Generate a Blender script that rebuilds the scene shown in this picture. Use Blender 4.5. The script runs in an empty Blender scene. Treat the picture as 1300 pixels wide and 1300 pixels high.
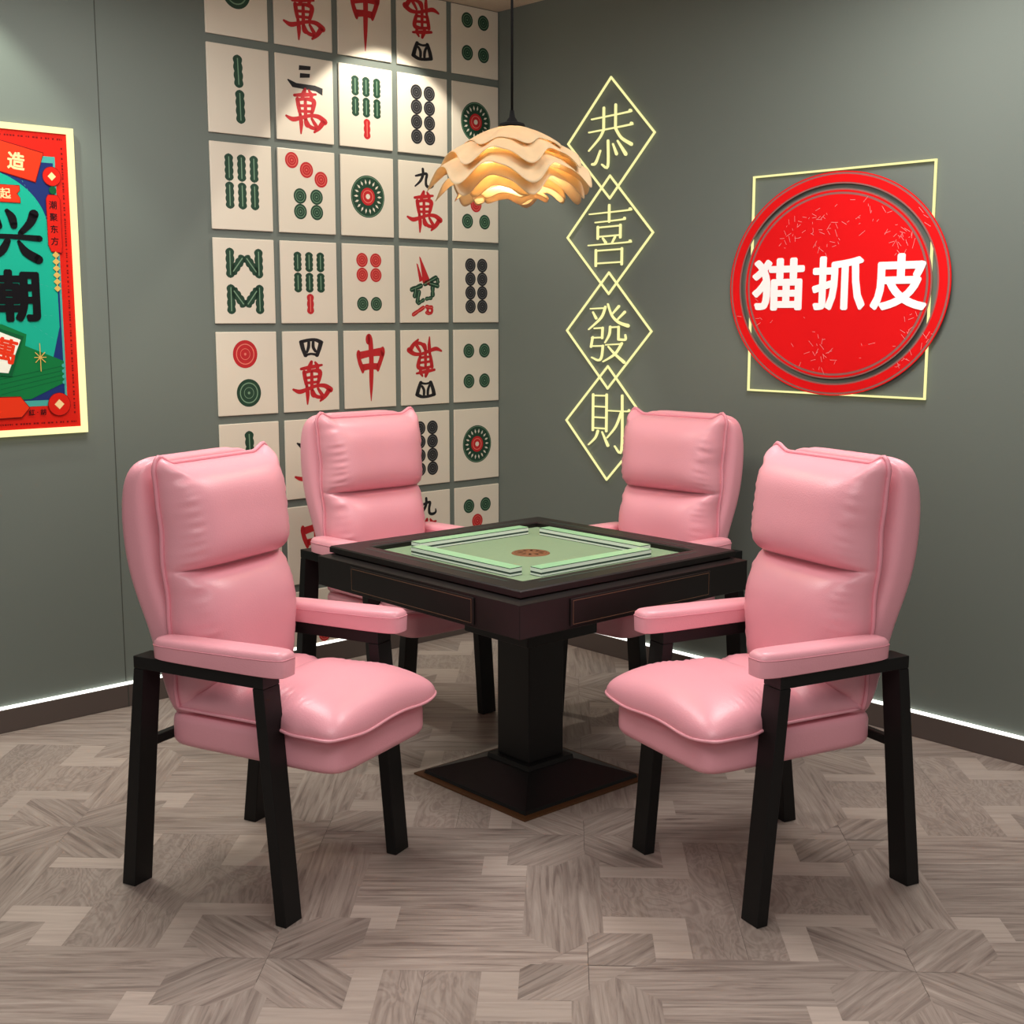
import bpy, bmesh, math, random
from mathutils import Vector, Matrix, noise
from math import sin, cos, pi, radians as R

random.seed(7)
SC = bpy.context.scene
COL = SC.collection

# ------------------------------------------------------------------ camera
cd = bpy.data.cameras.new('camera')
cd.sensor_fit = 'HORIZONTAL'
cd.sensor_width = 36.0
cd.lens = 36.0 * 1624 / 1300
cam = bpy.data.objects.new('camera', cd)
COL.objects.link(cam)
PITCH = math.atan(248 / 1617)
cam.location = (0, 0, 1.5)
cam.rotation_euler = (pi / 2 - PITCH, 0, 0)
SC.camera = cam

# ------------------------------------------------------------------ world + exposure
w = bpy.data.worlds.new('world')
SC.world = w
w.use_nodes = True
w.node_tree.nodes['Background'].inputs[0].default_value = (1.0, .97, .94, 1)
w.node_tree.nodes['Background'].inputs[1].default_value = .25
SC.view_settings.view_transform = 'Standard'
SC.view_settings.look = 'None'
SC.view_settings.gamma = 1
SC.view_settings.use_curve_mapping = False
SC.view_settings.exposure = 0.0


def area(name, loc, target, sx, sy, power, color=(1, .96, .92)):
    l = bpy.data.lights.new(name, 'AREA')
    l.shape = 'RECTANGLE'
    l.size = sx
    l.size_y = sy
    l.energy = power
    l.color = color
    o = bpy.data.objects.new(name, l)
    COL.objects.link(o)
    o.location = loc
    d = Vector(target) - Vector(loc)
    o.rotation_euler = d.to_track_quat('-Z', 'Y').to_euler()
    return o


def spot(name, loc, target, power, angle, blend=.15, color=(1, .93, .8), size=.02):
    l = bpy.data.lights.new(name, 'SPOT')
    l.energy = power
    l.spot_size = R(angle)
    l.spot_blend = blend
    l.color = color
    l.shadow_soft_size = size
    o = bpy.data.objects.new(name, l)
    COL.objects.link(o)
    o.location = loc
    d = Vector(target) - Vector(loc)
    o.rotation_euler = d.to_track_quat('-Z', 'Y').to_euler()
    return o


# ------------------------------------------------------------------ room frame
C0 = Vector((-.0656, 6.113, 0))
DL = Vector((-.73846, -.67430, 0))        # along the left wall, away from the corner
DR = Vector((.67430, -.73846, 0))         # along the right wall, away from the corner
NL = Vector((.67430, -.73846, 0))         # into the room
NR = Vector((-.73846, -.67430, 0))
UP = Vector((0, 0, 1))
CEIL = 2.869


def LW(s, z, d=0):
    return C0 + DL * s + NL * d + UP * z


def RW(s, z, d=0):
    return C0 + DR * s + NR * d + UP * z


def frameL(s, z, d=0):
    """matrix: local x = right along the left wall, y = up, z = into the room"""
    m = Matrix.Identity(4)
    x, y, n = -DL, UP, NL
    p = LW(s, z, d)
    for i in range(3):
        m[i][0], m[i][1], m[i][2], m[i][3] = x[i], y[i], n[i], p[i]
    return m


def frameR(s, z, d=0):
    m = Matrix.Identity(4)
    x, y, n = DR, UP, NR
    p = RW(s, z, d)
    for i in range(3):
        m[i][0], m[i][1], m[i][2], m[i][3] = x[i], y[i], n[i], p[i]
    return m


# lamps of the room, and an added fill light from the camera side
area('ceiling_light_left', (-1.05, 3.75, 2.80), (-.95, 3.6, 0), .8, .8, 36)
area('ceiling_light_right', (.98, 3.68, 2.80), (.95, 3.6, 0), .8, .8, 36)
area('front_fill_light', (0, .9, 2.75), (0, 3.4, .7), 2.6, .9, 40)  # fill light added to brighten the fronts, not a room lamp
p = LW(.68, 2.85, .42)
spot('wall_spot_tiles', p, LW(.64, 1.55, 0), 40, 86, .18)
p = LW(2.60, 2.84, .36)
spot('wall_spot_poster', p, LW(2.60, 1.5, 0), 40, 90, .35, (.93, 1, .84))


# ------------------------------------------------------------------ materials
def lin(c):
    out = []
    for v in c[:3]:
        v = v / 255
        out.append(v / 12.92 if v <= .04045 else ((v + .055) / 1.055) ** 2.4)
    return (*out, 1)


MATS = {}


def mat(name, rgb, rough=.6, metal=0, spec=.5, bump=0, bscale=80, var=0, vscale=3, emit=None, estr=0, coat=0, sheen=0):
    m = bpy.data.materials.new(name)
    m.use_nodes = True
    nt = m.node_tree
    b = nt.nodes['Principled BSDF']
    b.inputs['Base Color'].default_value = lin(rgb)
    b.inputs['Roughness'].default_value = rough
    b.inputs['Metallic'].default_value = metal
    b.inputs['Specular IOR Level'].default_value = spec
    b.inputs['Coat Weight'].default_value = coat
    if emit:
        b.inputs['Emission Color'].default_value = (*emit, 1)
        b.inputs['Emission Strength'].default_value = estr
    tc = nt.nodes.new('ShaderNodeTexCoord')
    if var:
        n = nt.nodes.new('ShaderNodeTexNoise')
        n.inputs['Scale'].default_value = vscale
        n.inputs['Detail'].default_value = 4
        nt.links.new(tc.outputs['Object'], n.inputs['Vector'])
        hsv = nt.nodes.new('ShaderNodeHueSaturation')
        hsv.inputs['Color'].default_value = lin(rgb)
        mr = nt.nodes.new('ShaderNodeMapRange')
        mr.inputs['To Min'].default_value = 1 - var
        mr.inputs['To Max'].default_value = 1 + var
        nt.links.new(n.outputs['Fac'], mr.inputs['Value'])
        nt.links.new(mr.outputs['Result'], hsv.inputs['Value'])
        nt.links.new(hsv.outputs['Color'], b.inputs['Base Color'])
    if bump:
        n = nt.nodes.new('ShaderNodeTexNoise')
        n.inputs['Scale'].default_value = bscale
        n.inputs['Detail'].default_value = 3
        nt.links.new(tc.outputs['Object'], n.inputs['Vector'])
        bp = nt.nodes.new('ShaderNodeBump')
        bp.inputs['Strength'].default_value = bump
        bp.inputs['Distance'].default_value = .002
        nt.links.new(n.outputs['Fac'], bp.inputs['Height'])
        nt.links.new(bp.outputs['Normal'], b.inputs['Normal'])
    MATS[name] = m
    return m


M_wall = mat('wall_paint', (103, 111, 104), .75, var=.03, vscale=1.2, bump=.08, bscale=160)
M_ceil = mat('ceiling_paint', (205, 190, 170), .8, var=.02)
M_base = mat('baseboard_brown', (84, 73, 68), .45, var=.05)
M_groove = mat('groove_dark', (62, 64, 58), .8)
M_leather = mat('pink_leather', (235, 163, 175), .36, spec=.5, bump=.25, bscale=260, var=.025, vscale=7)
M_piping = mat('pink_piping', (226, 148, 162), .45, var=.03)
M_frame = mat('black_frame', (15, 14, 14), .5, spec=.3, var=.08, vscale=10)
M_wood = mat('dark_table_wood', (25, 20, 19), .42, spec=.35, var=.18, vscale=9)
M_column = mat('black_column', (21, 20, 20), .42, spec=.3, var=.1)
M_bronze = mat('bronze_edge', (96, 62, 34), .45, metal=.3, var=.1)
M_gilt = mat('gilt_line', (128, 96, 74), .4, metal=.3, var=.05)
M_felt = mat('green_felt', (124, 147, 115), .95, var=.04, vscale=40, bump=.3, bscale=600)
M_coin = mat('carved_brown', (120, 76, 44), .7, var=.25, vscale=60, bump=.8, bscale=90)
M_coin2 = mat('carved_dark', (84, 50, 28), .7, var=.1)
M_mint = mat('mint_back', (152, 202, 156), .3, var=.02)
M_ivory = mat('ivory_face', (222, 232, 222), .3, var=.02)
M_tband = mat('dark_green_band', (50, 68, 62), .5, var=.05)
M_panel = mat('panel_white', (218, 208, 190), .45, var=.03, vscale=5)
M_red = mat('mark_red', (182, 28, 34), .5, var=.08, vscale=30)
M_redl = mat('mark_red_light', (222, 120, 104), .5, var=.05)
M_green = mat('mark_green', (22, 60, 42), .5, var=.12, vscale=30)
M_greenl = mat('mark_green_light', (118, 150, 120), .5, var=.05)
M_black = mat('mark_black', (24, 22, 26), .5, var=.08, vscale=30)
M_blackl = mat('mark_grey', (112, 112, 112), .5, var=.05)
M_cord = mat('black_cord', (9, 8, 8), .8, spec=.15, var=.05)
M_neon = mat('warm_neon', (90, 84, 50), .5, emit=(.95, .90, .40), estr=1.0, var=.01)
M_neonp = mat('warm_led', (110, 100, 60), .5, emit=(1.0, .93, .46), estr=1.05, var=.01)
M_strip = mat('white_led', (255, 255, 250), .4, emit=(.98, 1.0, .93), estr=2.6, var=.01)
M_psred = mat('poster_red', (206, 30, 18), .55, spec=.12, var=.04)
M_psorg = mat('poster_orange_red', (222, 52, 22), .55, spec=.12, var=.04)
M_psteal = mat('poster_teal', (22, 164, 136), .55, spec=.12, var=.06, vscale=4)
M_psteal2 = mat('poster_teal_grey', (70, 160, 150), .55, spec=.12, var=.04)
M_psnavy = mat('poster_navy', (28, 46, 104), .55, spec=.12, var=.1)
M_psgreen = mat('poster_green', (14, 112, 58), .55, spec=.12, var=.1, vscale=8)
M_psgreen2 = mat('poster_dark_green', (10, 86, 48), .55, spec=.12, var=.1)
M_pscream = mat('poster_cream', (240, 208, 150), .55, spec=.12, var=.04)
M_pswhite = mat('poster_white', (236, 236, 220), .55, spec=.12, var=.02)
M_psgold = mat('poster_gold', (206, 170, 90), .5, spec=.12, var=.05)
M_psblack = mat('poster_black', (14, 12, 16), .55, spec=.12, var=.05)
M_psmar = mat('poster_maroon', (120, 16, 14), .55, spec=.12, var=.05)
M_badge = mat('badge_red', (226, 8, 14), .7, spec=.2, var=.01)
M_badgew = mat('badge_white', (255, 255, 255), .6, var=.005)
M_badgedk = mat('badge_dull_ring', (150, 92, 88), .7, var=.05)
M_badges = mat('badge_scuffs', (226, 150, 150), .6, var=.1)
M_bulb = mat('bulb_glow', (255, 240, 200), .4, emit=(1, .78, .42), estr=14, var=.01)


def translucent(name, rgb, fac=.5):
    m = bpy.data.materials.new(name)
    m.use_nodes = True
    nt = m.node_tree
    b = nt.nodes['Principled BSDF']
    out = nt.nodes['Material Output']
    tc = nt.nodes.new('ShaderNodeTexCoord')
    n = nt.nodes.new('ShaderNodeTexNoise')
    n.inputs['Scale'].default_value = 30
    nt.links.new(tc.outputs['Object'], n.inputs['Vector'])
    cr = nt.nodes.new('ShaderNodeValToRGB')
    cr.color_ramp.elements[0].color = lin([c * .93 for c in rgb])
    cr.color_ramp.elements[1].color = lin(rgb)
    nt.links.new(n.outputs['Fac'], cr.inputs['Fac'])
    nt.links.new(cr.outputs['Color'], b.inputs['Base Color'])
    b.inputs['Roughness'].default_value = .6
    t = nt.nodes.new('ShaderNodeBsdfTranslucent')
    nt.links.new(cr.outputs['Color'], t.inputs['Color'])
    mx = nt.nodes.new('ShaderNodeMixShader')
    mx.inputs[0].default_value = fac
    nt.links.new(b.outputs[0], mx.inputs[1])
    nt.links.new(t.outputs[0], mx.inputs[2])
    nt.links.new(mx.outputs[0], out.inputs['Surface'])
    return m


M_shade = translucent('cream_shade', (228, 204, 164), .45)


def floor_material():
    m = bpy.data.materials.new('parquet')
    m.use_nodes = True
    nt = m.node_tree
    b = nt.nodes['Principled BSDF']
    N = nt.nodes.new
    L = nt.links.new
    uv = N('ShaderNodeUVMap')
    uv.uv_map = 'grain'
    at = N('ShaderNodeAttribute')
    at.attribute_name = 'tone'
    sep = N('ShaderNodeSeparateColor')
    L(at.outputs['Color'], sep.inputs[0])
    # fine grain
    mp = N('ShaderNodeMapping')
    mp.inputs['Scale'].default_value = (2.2, 34, 1)
    L(uv.outputs[0], mp.inputs[0])
    n1 = N('ShaderNodeTexNoise')
    n1.inputs['Scale'].default_value = 1.6
    n1.inputs['Detail'].default_value = 6
    n1.inputs['Roughness'].default_value = .62
    n1.inputs['Distortion'].default_value = .8
    L(mp.outputs[0], n1.inputs['Vector'])
    # burl figure
    mp2 = N('ShaderNodeMapping')
    mp2.inputs['Scale'].default_value = (3.0, 6.5, 1)
    L(uv.outputs[0], mp2.inputs[0])
    n2 = N('ShaderNodeTexNoise')
    n2.inputs['Scale'].default_value = 1.2
    n2.inputs['Detail'].default_value = 3
    n2.inputs['Distortion'].default_value = 2.6
    L(mp2.outputs[0], n2.inputs['Vector'])
    wv = N('ShaderNodeMath')
    wv.operation = 'MULTIPLY'
    wv.inputs[1].default_value = 46
    L(n2.outputs['Fac'], wv.inputs[0])
    sn = N('ShaderNodeMath')
    sn.operation = 'SINE'
    L(wv.outputs[0], sn.inputs[0])
    s2 = N('ShaderNodeMapRange')
    s2.inputs['From Min'].default_value = -1
    s2.inputs['From Max'].default_value = 1
    s2.inputs['To Min'].default_value = .40
    s2.inputs['To Max'].default_value = .6
    L(sn.outputs[0], s2.inputs['Value'])
    mx = N('ShaderNodeMix')
    mx.data_type = 'FLOAT'
    L(sep.outputs[1], mx.inputs[0])
    L(n1.outputs['Fac'], mx.inputs[2])
    L(s2.outputs[0], mx.inputs[3])
    cr = N('ShaderNodeValToRGB')
    e = cr.color_ramp.elements
    e[0].position = .28
    e[0].color = lin((124, 108, 101))
    e[1].position = .72
    e[1].color = lin((196, 181, 170))
    em = cr.color_ramp.elements.new(.47)
    em.color = lin((166, 150, 140))
    L(mx.outputs[0], cr.inputs['Fac'])
    pl = N('ShaderNodeMix')            # plain blonde pieces have a weak grain
    pl.data_type = 'RGBA'
    L(sep.outputs[2], pl.inputs[0])
    L(cr.outputs['Color'], pl.inputs[6])
    pl.inputs[7].default_value = lin((188, 173, 162))
    mu = N('ShaderNodeHueSaturation')
    L(pl.outputs[2], mu.inputs['Color'])
    sc = N('ShaderNodeMapRange')
    sc.inputs['To Min'].default_value = .62
    sc.inputs['To Max'].default_value = 1.38
    L(sep.outputs[0], sc.inputs['Value'])
    L(sc.outputs[0], mu.inputs['Value'])
    L(mu.outputs[0], b.inputs['Base Color'])
    b.inputs['Roughness'].default_value = .42
    b.inputs['Specular IOR Level'].default_value = .4
    bp = N('ShaderNodeBump')
    bp.inputs['Strength'].default_value = .12
    bp.inputs['Distance'].default_value = .001
    L(n1.outputs['Fac'], bp.inputs['Height'])
    L(bp.outputs['Normal'], b.inputs['Normal'])
    return m


M_floor = floor_material()


# ------------------------------------------------------------------ object helpers
def tag(o, label=None, cat=None, group=None, kind=None):
    if label: o['label'] = label
    if cat: o['category'] = cat
    if group: o['group'] = group
    if kind: o['kind'] = kind
    return o


def empty(name, loc=(0, 0, 0), rz=0):
    o = bpy.data.objects.new(name, None)
    COL.objects.link(o)
    o.location = loc
    o.rotation_euler = (0, 0, rz)
    o.empty_display_size = .1
    return o


class MB:
    def __init__(self):
        self.v, self.f, self.m, self.mats = [], [], [], []

    def mi(self, m):
        if m not in self.mats:
            self.mats.append(m)
        return self.mats.index(m)

    def add(self, vs, fs, m, mx=None):
        k = len(self.v)
        for p in vs:
            p = Vector(p)
            if mx is not None: p = mx @ p
            self.v.append(p)
        i = self.mi(m)
        for f in fs:
            self.f.append([k + j for j in f])
            self.m.append(i)

    def box(self, x0, x1, y0, y1, z0, z1, m, mx=None):
        vs = [(x, y, z) for z in (z0, z1) for y in (y0, y1) for x in (x0, x1)]
        self.add(vs, [(0, 2, 3, 1), (4, 5, 7, 6), (0, 1, 5, 4), (2, 6, 7, 3), (0, 4, 6, 2), (1, 3, 7, 5)], m, mx)

    def bbox(self, x0, x1, y0, y1, z0, z1, r, m, mx=None, seg=3):
        bm = bmesh.new()
        bmesh.ops.create_cube(bm, size=1)
        for v in bm.verts:
            v.co = Vector(((x0 + x1) / 2 + v.co.x * (x1 - x0), (y0 + y1) / 2 + v.co.y * (y1 - y0), (z0 + z1) / 2 + v.co.z * (z1 - z0)))
        bmesh.ops.bevel(bm, geom=list(bm.edges), offset=r, segments=seg, profile=.5, affect='EDGES')
        bm.verts.index_update()
        self.add([v.co.copy() for v in bm.verts], [[v.index for v in f.verts] for f in bm.faces], m, mx)
        bm.free()

    def frustum(self, a0, a1, z0, z1, m, mx=None, b0=None, b1=None):
        """square frustum, half sizes a0 at z0 and a1 at z1"""
        vs = [(sx * a, sy * a, z) for a, z in ((a0, z0), (a1, z1)) for sx, sy in ((-1, -1), (1, -1), (1, 1), (-1, 1))]
        self.add(vs, [(3, 2, 1, 0), (4, 5, 6, 7)] + [(i, (i + 1) % 4, 4 + (i + 1) % 4, 4 + i) for i in range(4)], m, mx)

    def poly(self, pts, z, m, mx=None, th=0):
        """flat polygon, optionally an extruded slab"""
        n = len(pts)
        a = sum(pts[i][0] * pts[(i + 1) % n][1] - pts[(i + 1) % n][0] * pts[i][1] for i in range(n))
        if a < 0: pts = pts[::-1]
        if th:
            vs = [(x, y, z) for x, y in pts] + [(x, y, z + th) for x, y in pts]
            fs = [list(range(n))[::-1], list(range(n, 2 * n))] + [(i, (i + 1) % n, n + (i + 1) % n, n + i) for i in range(n)]
        else:
            vs = [(x, y, z) for x, y in pts]
            fs = [list(range(n))]
        self.add(vs, fs, m, mx)

    def line(self, a, b, wd, z, m, mx=None, th=0, ext=0):
        ax, ay = a
        bx, by = b
        d = math.hypot(bx - ax, by - ay)
        ux, uy = (bx - ax) / d, (by - ay) / d
        ax, ay, bx, by = ax - ux * ext, ay - uy * ext, bx + ux * ext, by + uy * ext
        px, py = -uy * wd / 2, ux * wd / 2
        self.poly([(ax - px, ay - py), (bx - px, by - py), (bx + px, by + py), (ax + px, ay + py)], z, m, mx, th)

    def ring(self, cx, cy, r0, r1, z, m, mx=None, n=40, sy=1, th=0):
        vs = []
        for i in range(n):
            t = 2 * pi * i / n
            vs.append((cx + r0 * cos(t), cy + r0 * sy * sin(t), z))
            vs.append((cx + r1 * cos(t), cy + r1 * sy * sin(t), z))
        fs = [(2 * i, 2 * i + 1, 2 * ((i + 1) % n) + 1, 2 * ((i + 1) % n)) for i in range(n)]
        if th:
            k = len(vs)
            vs += [(x, y, z + th) for x, y, _ in vs]
            fs = [f[::-1] for f in fs] + [[k + j for j in f] for f in fs]
            for i in range(n):
                j = (i + 1) % n
                fs.append((2 * i + 1, 2 * j + 1, k + 2 * j + 1, k + 2 * i + 1))
                fs.append((2 * j, 2 * i, k + 2 * i, k + 2 * j))
        self.add(vs, fs, m, mx)

    def disc(self, cx, cy, r, z, m, mx=None, n=36, th=0, sy=1):
        self.poly([(cx + r * cos(2 * pi * i / n), cy + r * sy * sin(2 * pi * i / n)) for i in range(n)], z, m, mx, th)

    def tube(self, pts, r, m, closed=False, seg=8, mx=None, cap=True):
        pts = [Vector(p) for p in pts]
        n = len(pts)
        vs, fs = [], []
        prev = None
        for i, p in enumerate(pts):
            if closed:
                t = (pts[(i + 1) % n] - pts[i - 1]).normalized()
            else:
                t = (pts[min(i + 1, n - 1)] - pts[max(i - 1, 0)]).normalized()
            if prev is None:
                a = Vector((0, 0, 1)) if abs(t.z) < .9 else Vector((1, 0, 0))
                nrm = t.cross(a).normalized()
            else:
                nrm = (prev - t * prev.dot(t)).normalized()
            prev = nrm
            bn = t.cross(nrm)
            rr = r[i] if isinstance(r, (list, tuple)) else r
            for k in range(seg):
                an = 2 * pi * k / seg
                vs.append(p + nrm * cos(an) * rr + bn * sin(an) * rr)
        for i in range(n if closed else n - 1):
            j = (i + 1) % n
            for k in range(seg):
                fs.append((i * seg + k, i * seg + (k + 1) % seg, j * seg + (k + 1) % seg, j * seg + k))
        if not closed and cap:
            fs.append(list(range(seg))[::-1])
            fs.append([(n - 1) * seg + k for k in range(seg)])
        self.add(vs, fs, m, mx)

    def lathe(self, prof, m, n=32, mx=None):
        vs, fs = [], []
        for (r, z) in prof:
            for k in range(n):
                t = 2 * pi * k / n
                vs.append((r * cos(t), r * sin(t), z))
        for i in range(len(prof) - 1):
            for k in range(n):
                fs.append((i * n + k, i * n + (k + 1) % n, (i + 1) * n + (k + 1) % n, (i + 1) * n + k))
        self.add(vs, fs, m, mx)

    def build(self, name, parent=None, smooth=False, auto=None, subsurf=0):
        me = bpy.data.meshes.new(name)
        me.from_pydata([tuple(v) for v in self.v], [], self.f)
        for m in self.mats: me.materials.append(m)
        me.polygons.foreach_set('material_index', self.m)
        bm = bmesh.new()
        bm.from_mesh(me)
        bmesh.ops.recalc_face_normals(bm, faces=bm.faces) if subsurf or smooth else None
        bm.to_mesh(me)
        bm.free()
        if smooth or auto:
            me.polygons.foreach_set('use_smooth', [True] * len(me.polygons))
        if auto:
            me.set_sharp_from_angle(angle=R(auto))
        me.update()
        o = bpy.data.objects.new(name, me)
        COL.objects.link(o)
        if subsurf:
            s = o.modifiers.new('sub', 'SUBSURF')
            s.levels = subsurf
            s.render_levels = subsurf
        if parent: o.parent = parent
        return o


GC = {}


def glyph(ch, off=0.0, ext=0.0):
    """character outlines from the built-in font, centred on the em box, unit size"""
    k = (ch, off, ext)
    if k not in GC:
        c = bpy.data.curves.new('t', 'FONT')
        c.body = ch
        c.offset = off
        c.extrude = ext
        c.resolution_u = 3
        o = bpy.data.objects.new('t', c)
        COL.objects.link(o)
        bpy.context.view_layer.update()
        me = o.to_mesh()
        GC[k] = ([(v.co.x - .5, v.co.y - .38, v.co.z) for v in me.vertices], [list(p.vertices) for p in me.polygons])
        o.to_mesh_clear()
        bpy.data.objects.remove(o)
        bpy.data.curves.remove(c)
    return GC[k]


def put(mb, ch, cx, cy, size, z, m, off=0., rot=0, shear=0, sx=1., sy=1., ext=0., mx=None, jit=0):
    vs, fs = glyph(ch, off, ext)
    out = []
    c, s = cos(rot), sin(rot)
    for i, (x, y, zz) in enumerate(vs):
        if jit:
            x += jit * noise.noise(Vector((x * 5, y * 5, ord(ch) % 97)))
            y += jit * noise.noise(Vector((x * 5, y * 5, 40 + ord(ch) % 91)))
        x = (x + shear * y) * size * sx
        y = y * size * sy
        out.append((cx + x * c - y * s, cy + x * s + y * c, z + zz * size))
    mb.add(out, fs, m, mx)


def putb(mb, ch, cx, cy, size, z, m, bold=.03, rot=0, shear=0, sx=1., sy=1., ext=0., mx=None, n=10):
    """a bold character: copies of the regular outline shifted round a small circle"""
    c, s = cos(rot), sin(rot)
    for k in range(n):
        t = 2 * pi * k / n
        dx, dy = bold * cos(t) * size * sx, bold * sin(t) * size * sy
        put(mb, ch, cx + dx * c - dy * s, cy + dx * s + dy * c, size, z + k * 2e-6, m, 0., rot, shear, sx, sy, ext, mx)


def brush(mb, strokes, cx, cy, wx, wy, z, m, rot=0, th=0, step=6, wt=1.):
    """brush strokes given in a 0..100 box: each stroke is [(x, y, width), ...]"""
    c, s = cos(rot), sin(rot)

    def tr(x, y):
        x, y = (x - 50) / 100 * wx, (y - 50) / 100 * wy
        return (cx + x * c - y * s, cy + x * s + y * c)
    for q, st in enumerate(strokes):
        # smooth the path with a Catmull-Rom spline
        P = [Vector((p[0], p[1], p[2] * wt)) for p in st]
        if len(P) > 2:
            E = [P[0]] + P + [P[-1]]
            S = []
            for i in range(1, len(E) - 2):
                for k in range(step):
                    t = k / step
                    a, b, d, e = E[i - 1], E[i], E[i + 1], E[i + 2]
                    S.append(.5 * ((2 * b) + (d - a) * t + (2 * a - 5 * b + 4 * d - e) * t * t + (3 * b - a - 3 * d + e) * t ** 3))
            S.append(P[-1])
        else:
            S = P
        n = len(S)
        L, Rr = [], []
        for i, p in enumerate(S):
            d = S[min(i + 1, n - 1)] - S[max(i - 1, 0)]
            d = Vector((d.x, d.y)).normalized()
            L.append((p.x - d.y * p.z / 2, p.y + d.x * p.z / 2))
            Rr.append((p.x + d.y * p.z / 2, p.y - d.x * p.z / 2))
        zz = z + q * 4e-6
        for i in range(n - 1):
            mb.poly([tr(*L[i]), tr(*L[i + 1]), tr(*Rr[i + 1]), tr(*Rr[i])], zz, m, th=th)
        for p in (S[0], S[-1]):
            mb.poly([tr(p.x + p.z / 2 * cos(2 * pi * k / 10), p.y + p.z / 2 * sin(2 * pi * k / 10)) for k in range(10)], zz, m, th=th)


BR_WAN = [[(50, 100, 6), (45, 88, 9), (40, 78, 4)], [(22, 84, 5), (50, 88, 7), (78, 92, 4)], [(60, 99, 4), (66, 88, 8), (62, 80, 3)],
          [(30, 76, 8), (32, 62, 8), (35, 48, 7)], [(30, 75, 5), (55, 79, 6), (72, 76, 9), (70, 60, 8), (66, 48, 6)], [(33, 62, 5), (68, 65, 5)], [(35, 50, 5), (67, 52, 5)],
          [(50, 78, 6), (50, 50, 7), (50, 22, 6), (58, 16, 3)], [(0, 36, 4), (16, 30, 8), (34, 34, 7), (60, 42, 6), (84, 42, 8), (100, 32, 11)], [(98, 34, 10), (86, 18, 8), (72, 6, 4)],
          [(36, 44, 6), (38, 24, 8), (37, 0, 3)], [(50, 34, 6), (60, 18, 7), (78, 14, 6)], [(66, 36, 5), (76, 22, 7), (84, 16, 3)]]
BR_FOUR = [[(6, 88, 14), (12, 50, 13), (24, 8, 12)], [(5, 88, 13), (40, 98, 12), (72, 98, 13), (96, 84, 15)], [(96, 84, 14), (88, 48, 13), (76, 8, 12)], [(40, 86, 9), (38, 56, 10), (30, 28, 8)],
           [(60, 86, 9), (60, 56, 10), (70, 32, 9)], [(24, 12, 10), (50, 18, 9), (76, 12, 11)]]
BR_NINE = [[(46, 100, 9), (46, 70, 10), (32, 38, 9), (4, 10, 5)], [(8, 62, 7), (36, 70, 9), (66, 76, 10), (62, 44, 9), (64, 18, 10), (80, 10, 11), (98, 18, 8), (98, 36, 4)]]
BR_EIGHT = [[(38, 90, 8), (30, 50, 12), (6, 10, 6)], [(58, 92, 10), (68, 50, 13), (96, 12, 10)]]
VW, HW_ = 5.5, 3.6
NE_GONG = [[(37, 100, VW), (37, 66, VW)], [(37, 66, VW), (28, 54, 4.5), (4, 36, 3)], [(63, 102, VW), (63, 66, VW)], [(63, 66, VW), (76, 50, 5.5), (98, 38, 7)], [(10, 85, 3), (90, 88, HW_), (94, 90, 6)], [(4, 65, 3), (92, 68, HW_), (97, 70, 6)],
           [(47, 48, VW), (47, 8, VW), (34, 12, 3.5)], [(30, 34, 4), (20, 16, 6), (12, 14, 5)], [(58, 42, 3.5), (66, 26, 6.5)], [(68, 46, 3.5), (86, 24, 7.5)]]
NE_XI = [[(4, 88, 3), (92, 90, HW_), (97, 92, 6)], [(50, 101, VW), (50, 73, VW)], [(18, 73, 3), (80, 75, HW_), (85, 77, 6)], [(24, 65, VW), (24, 45, VW)], [(76, 66, VW), (76, 45, VW)], [(24, 64, HW_), (76, 65, HW_)], [(24, 48, HW_), (76, 49, HW_)],
         [(36, 45, 4), (43, 37, 6)], [(64, 46, 5), (57, 36, 3.5)], [(2, 34, 3), (92, 36, HW_), (98, 38, 6)], [(20, 25, VW), (20, -2, VW)], [(80, 26, VW), (80, -1, VW)], [(20, 24, HW_), (80, 25, HW_)], [(20, 2, HW_), (80, 3, HW_)]]
NE_FA = [[(8, 92, 3), (38, 93, HW_)], [(44, 95, 6), (34, 76, 5.5), (4, 55, 3)], [(14, 86, 3.5), (22, 75, 6)], [(50, 100, 4), (60, 80, 5), (76, 68, 6), (98, 62, 8)], [(76, 96, 6), (60, 82, 3)], [(90, 86, 6), (72, 72, 3)],
         [(18, 57, HW_), (38, 58, HW_)], [(38, 58, VW), (37, 40, VW)], [(12, 40, HW_), (38, 41, HW_)], [(14, 41, VW), (10, 24, VW)], [(10, 25, HW_), (38, 26, HW_)], [(39, 26, VW), (36, 6, VW), (28, 0, 5), (12, 5, 3)],
         [(56, 60, VW), (54, 46, VW), (44, 32, 3)], [(56, 59, HW_), (76, 60, HW_)], [(76, 60, VW), (76, 38, VW)], [(76, 38, VW), (92, 38, VW), (92, 46, 4)], [(46, 28, 3), (82, 30, HW_)], [(84, 31, 6), (68, 12, 5.5), (40, -2, 3)], [(52, 25, 3.5), (68, 12, 5), (90, -2, 7)]]
NE_CAI = [[(12, 100, VW), (12, 34, VW)], [(44, 101, VW), (44, 34, VW)], [(12, 98, HW_), (44, 99, HW_)], [(12, 78, HW_), (44, 78.5, HW_)], [(12, 58, HW_), (44, 58.5, HW_)], [(12, 38, HW_), (44, 38.5, HW_)],
          [(24, 33, 6), (18, 20, 5), (2, 6, 3)], [(34, 32, 3), (48, 8, 7)], [(48, 72, 3), (90, 73, HW_), (96, 75, 6)], [(80, 101, VW), (80, 2, VW), (64, 8, 3.5)], [(78, 70, VW), (66, 44, 5), (46, 22, 3)]]
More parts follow.
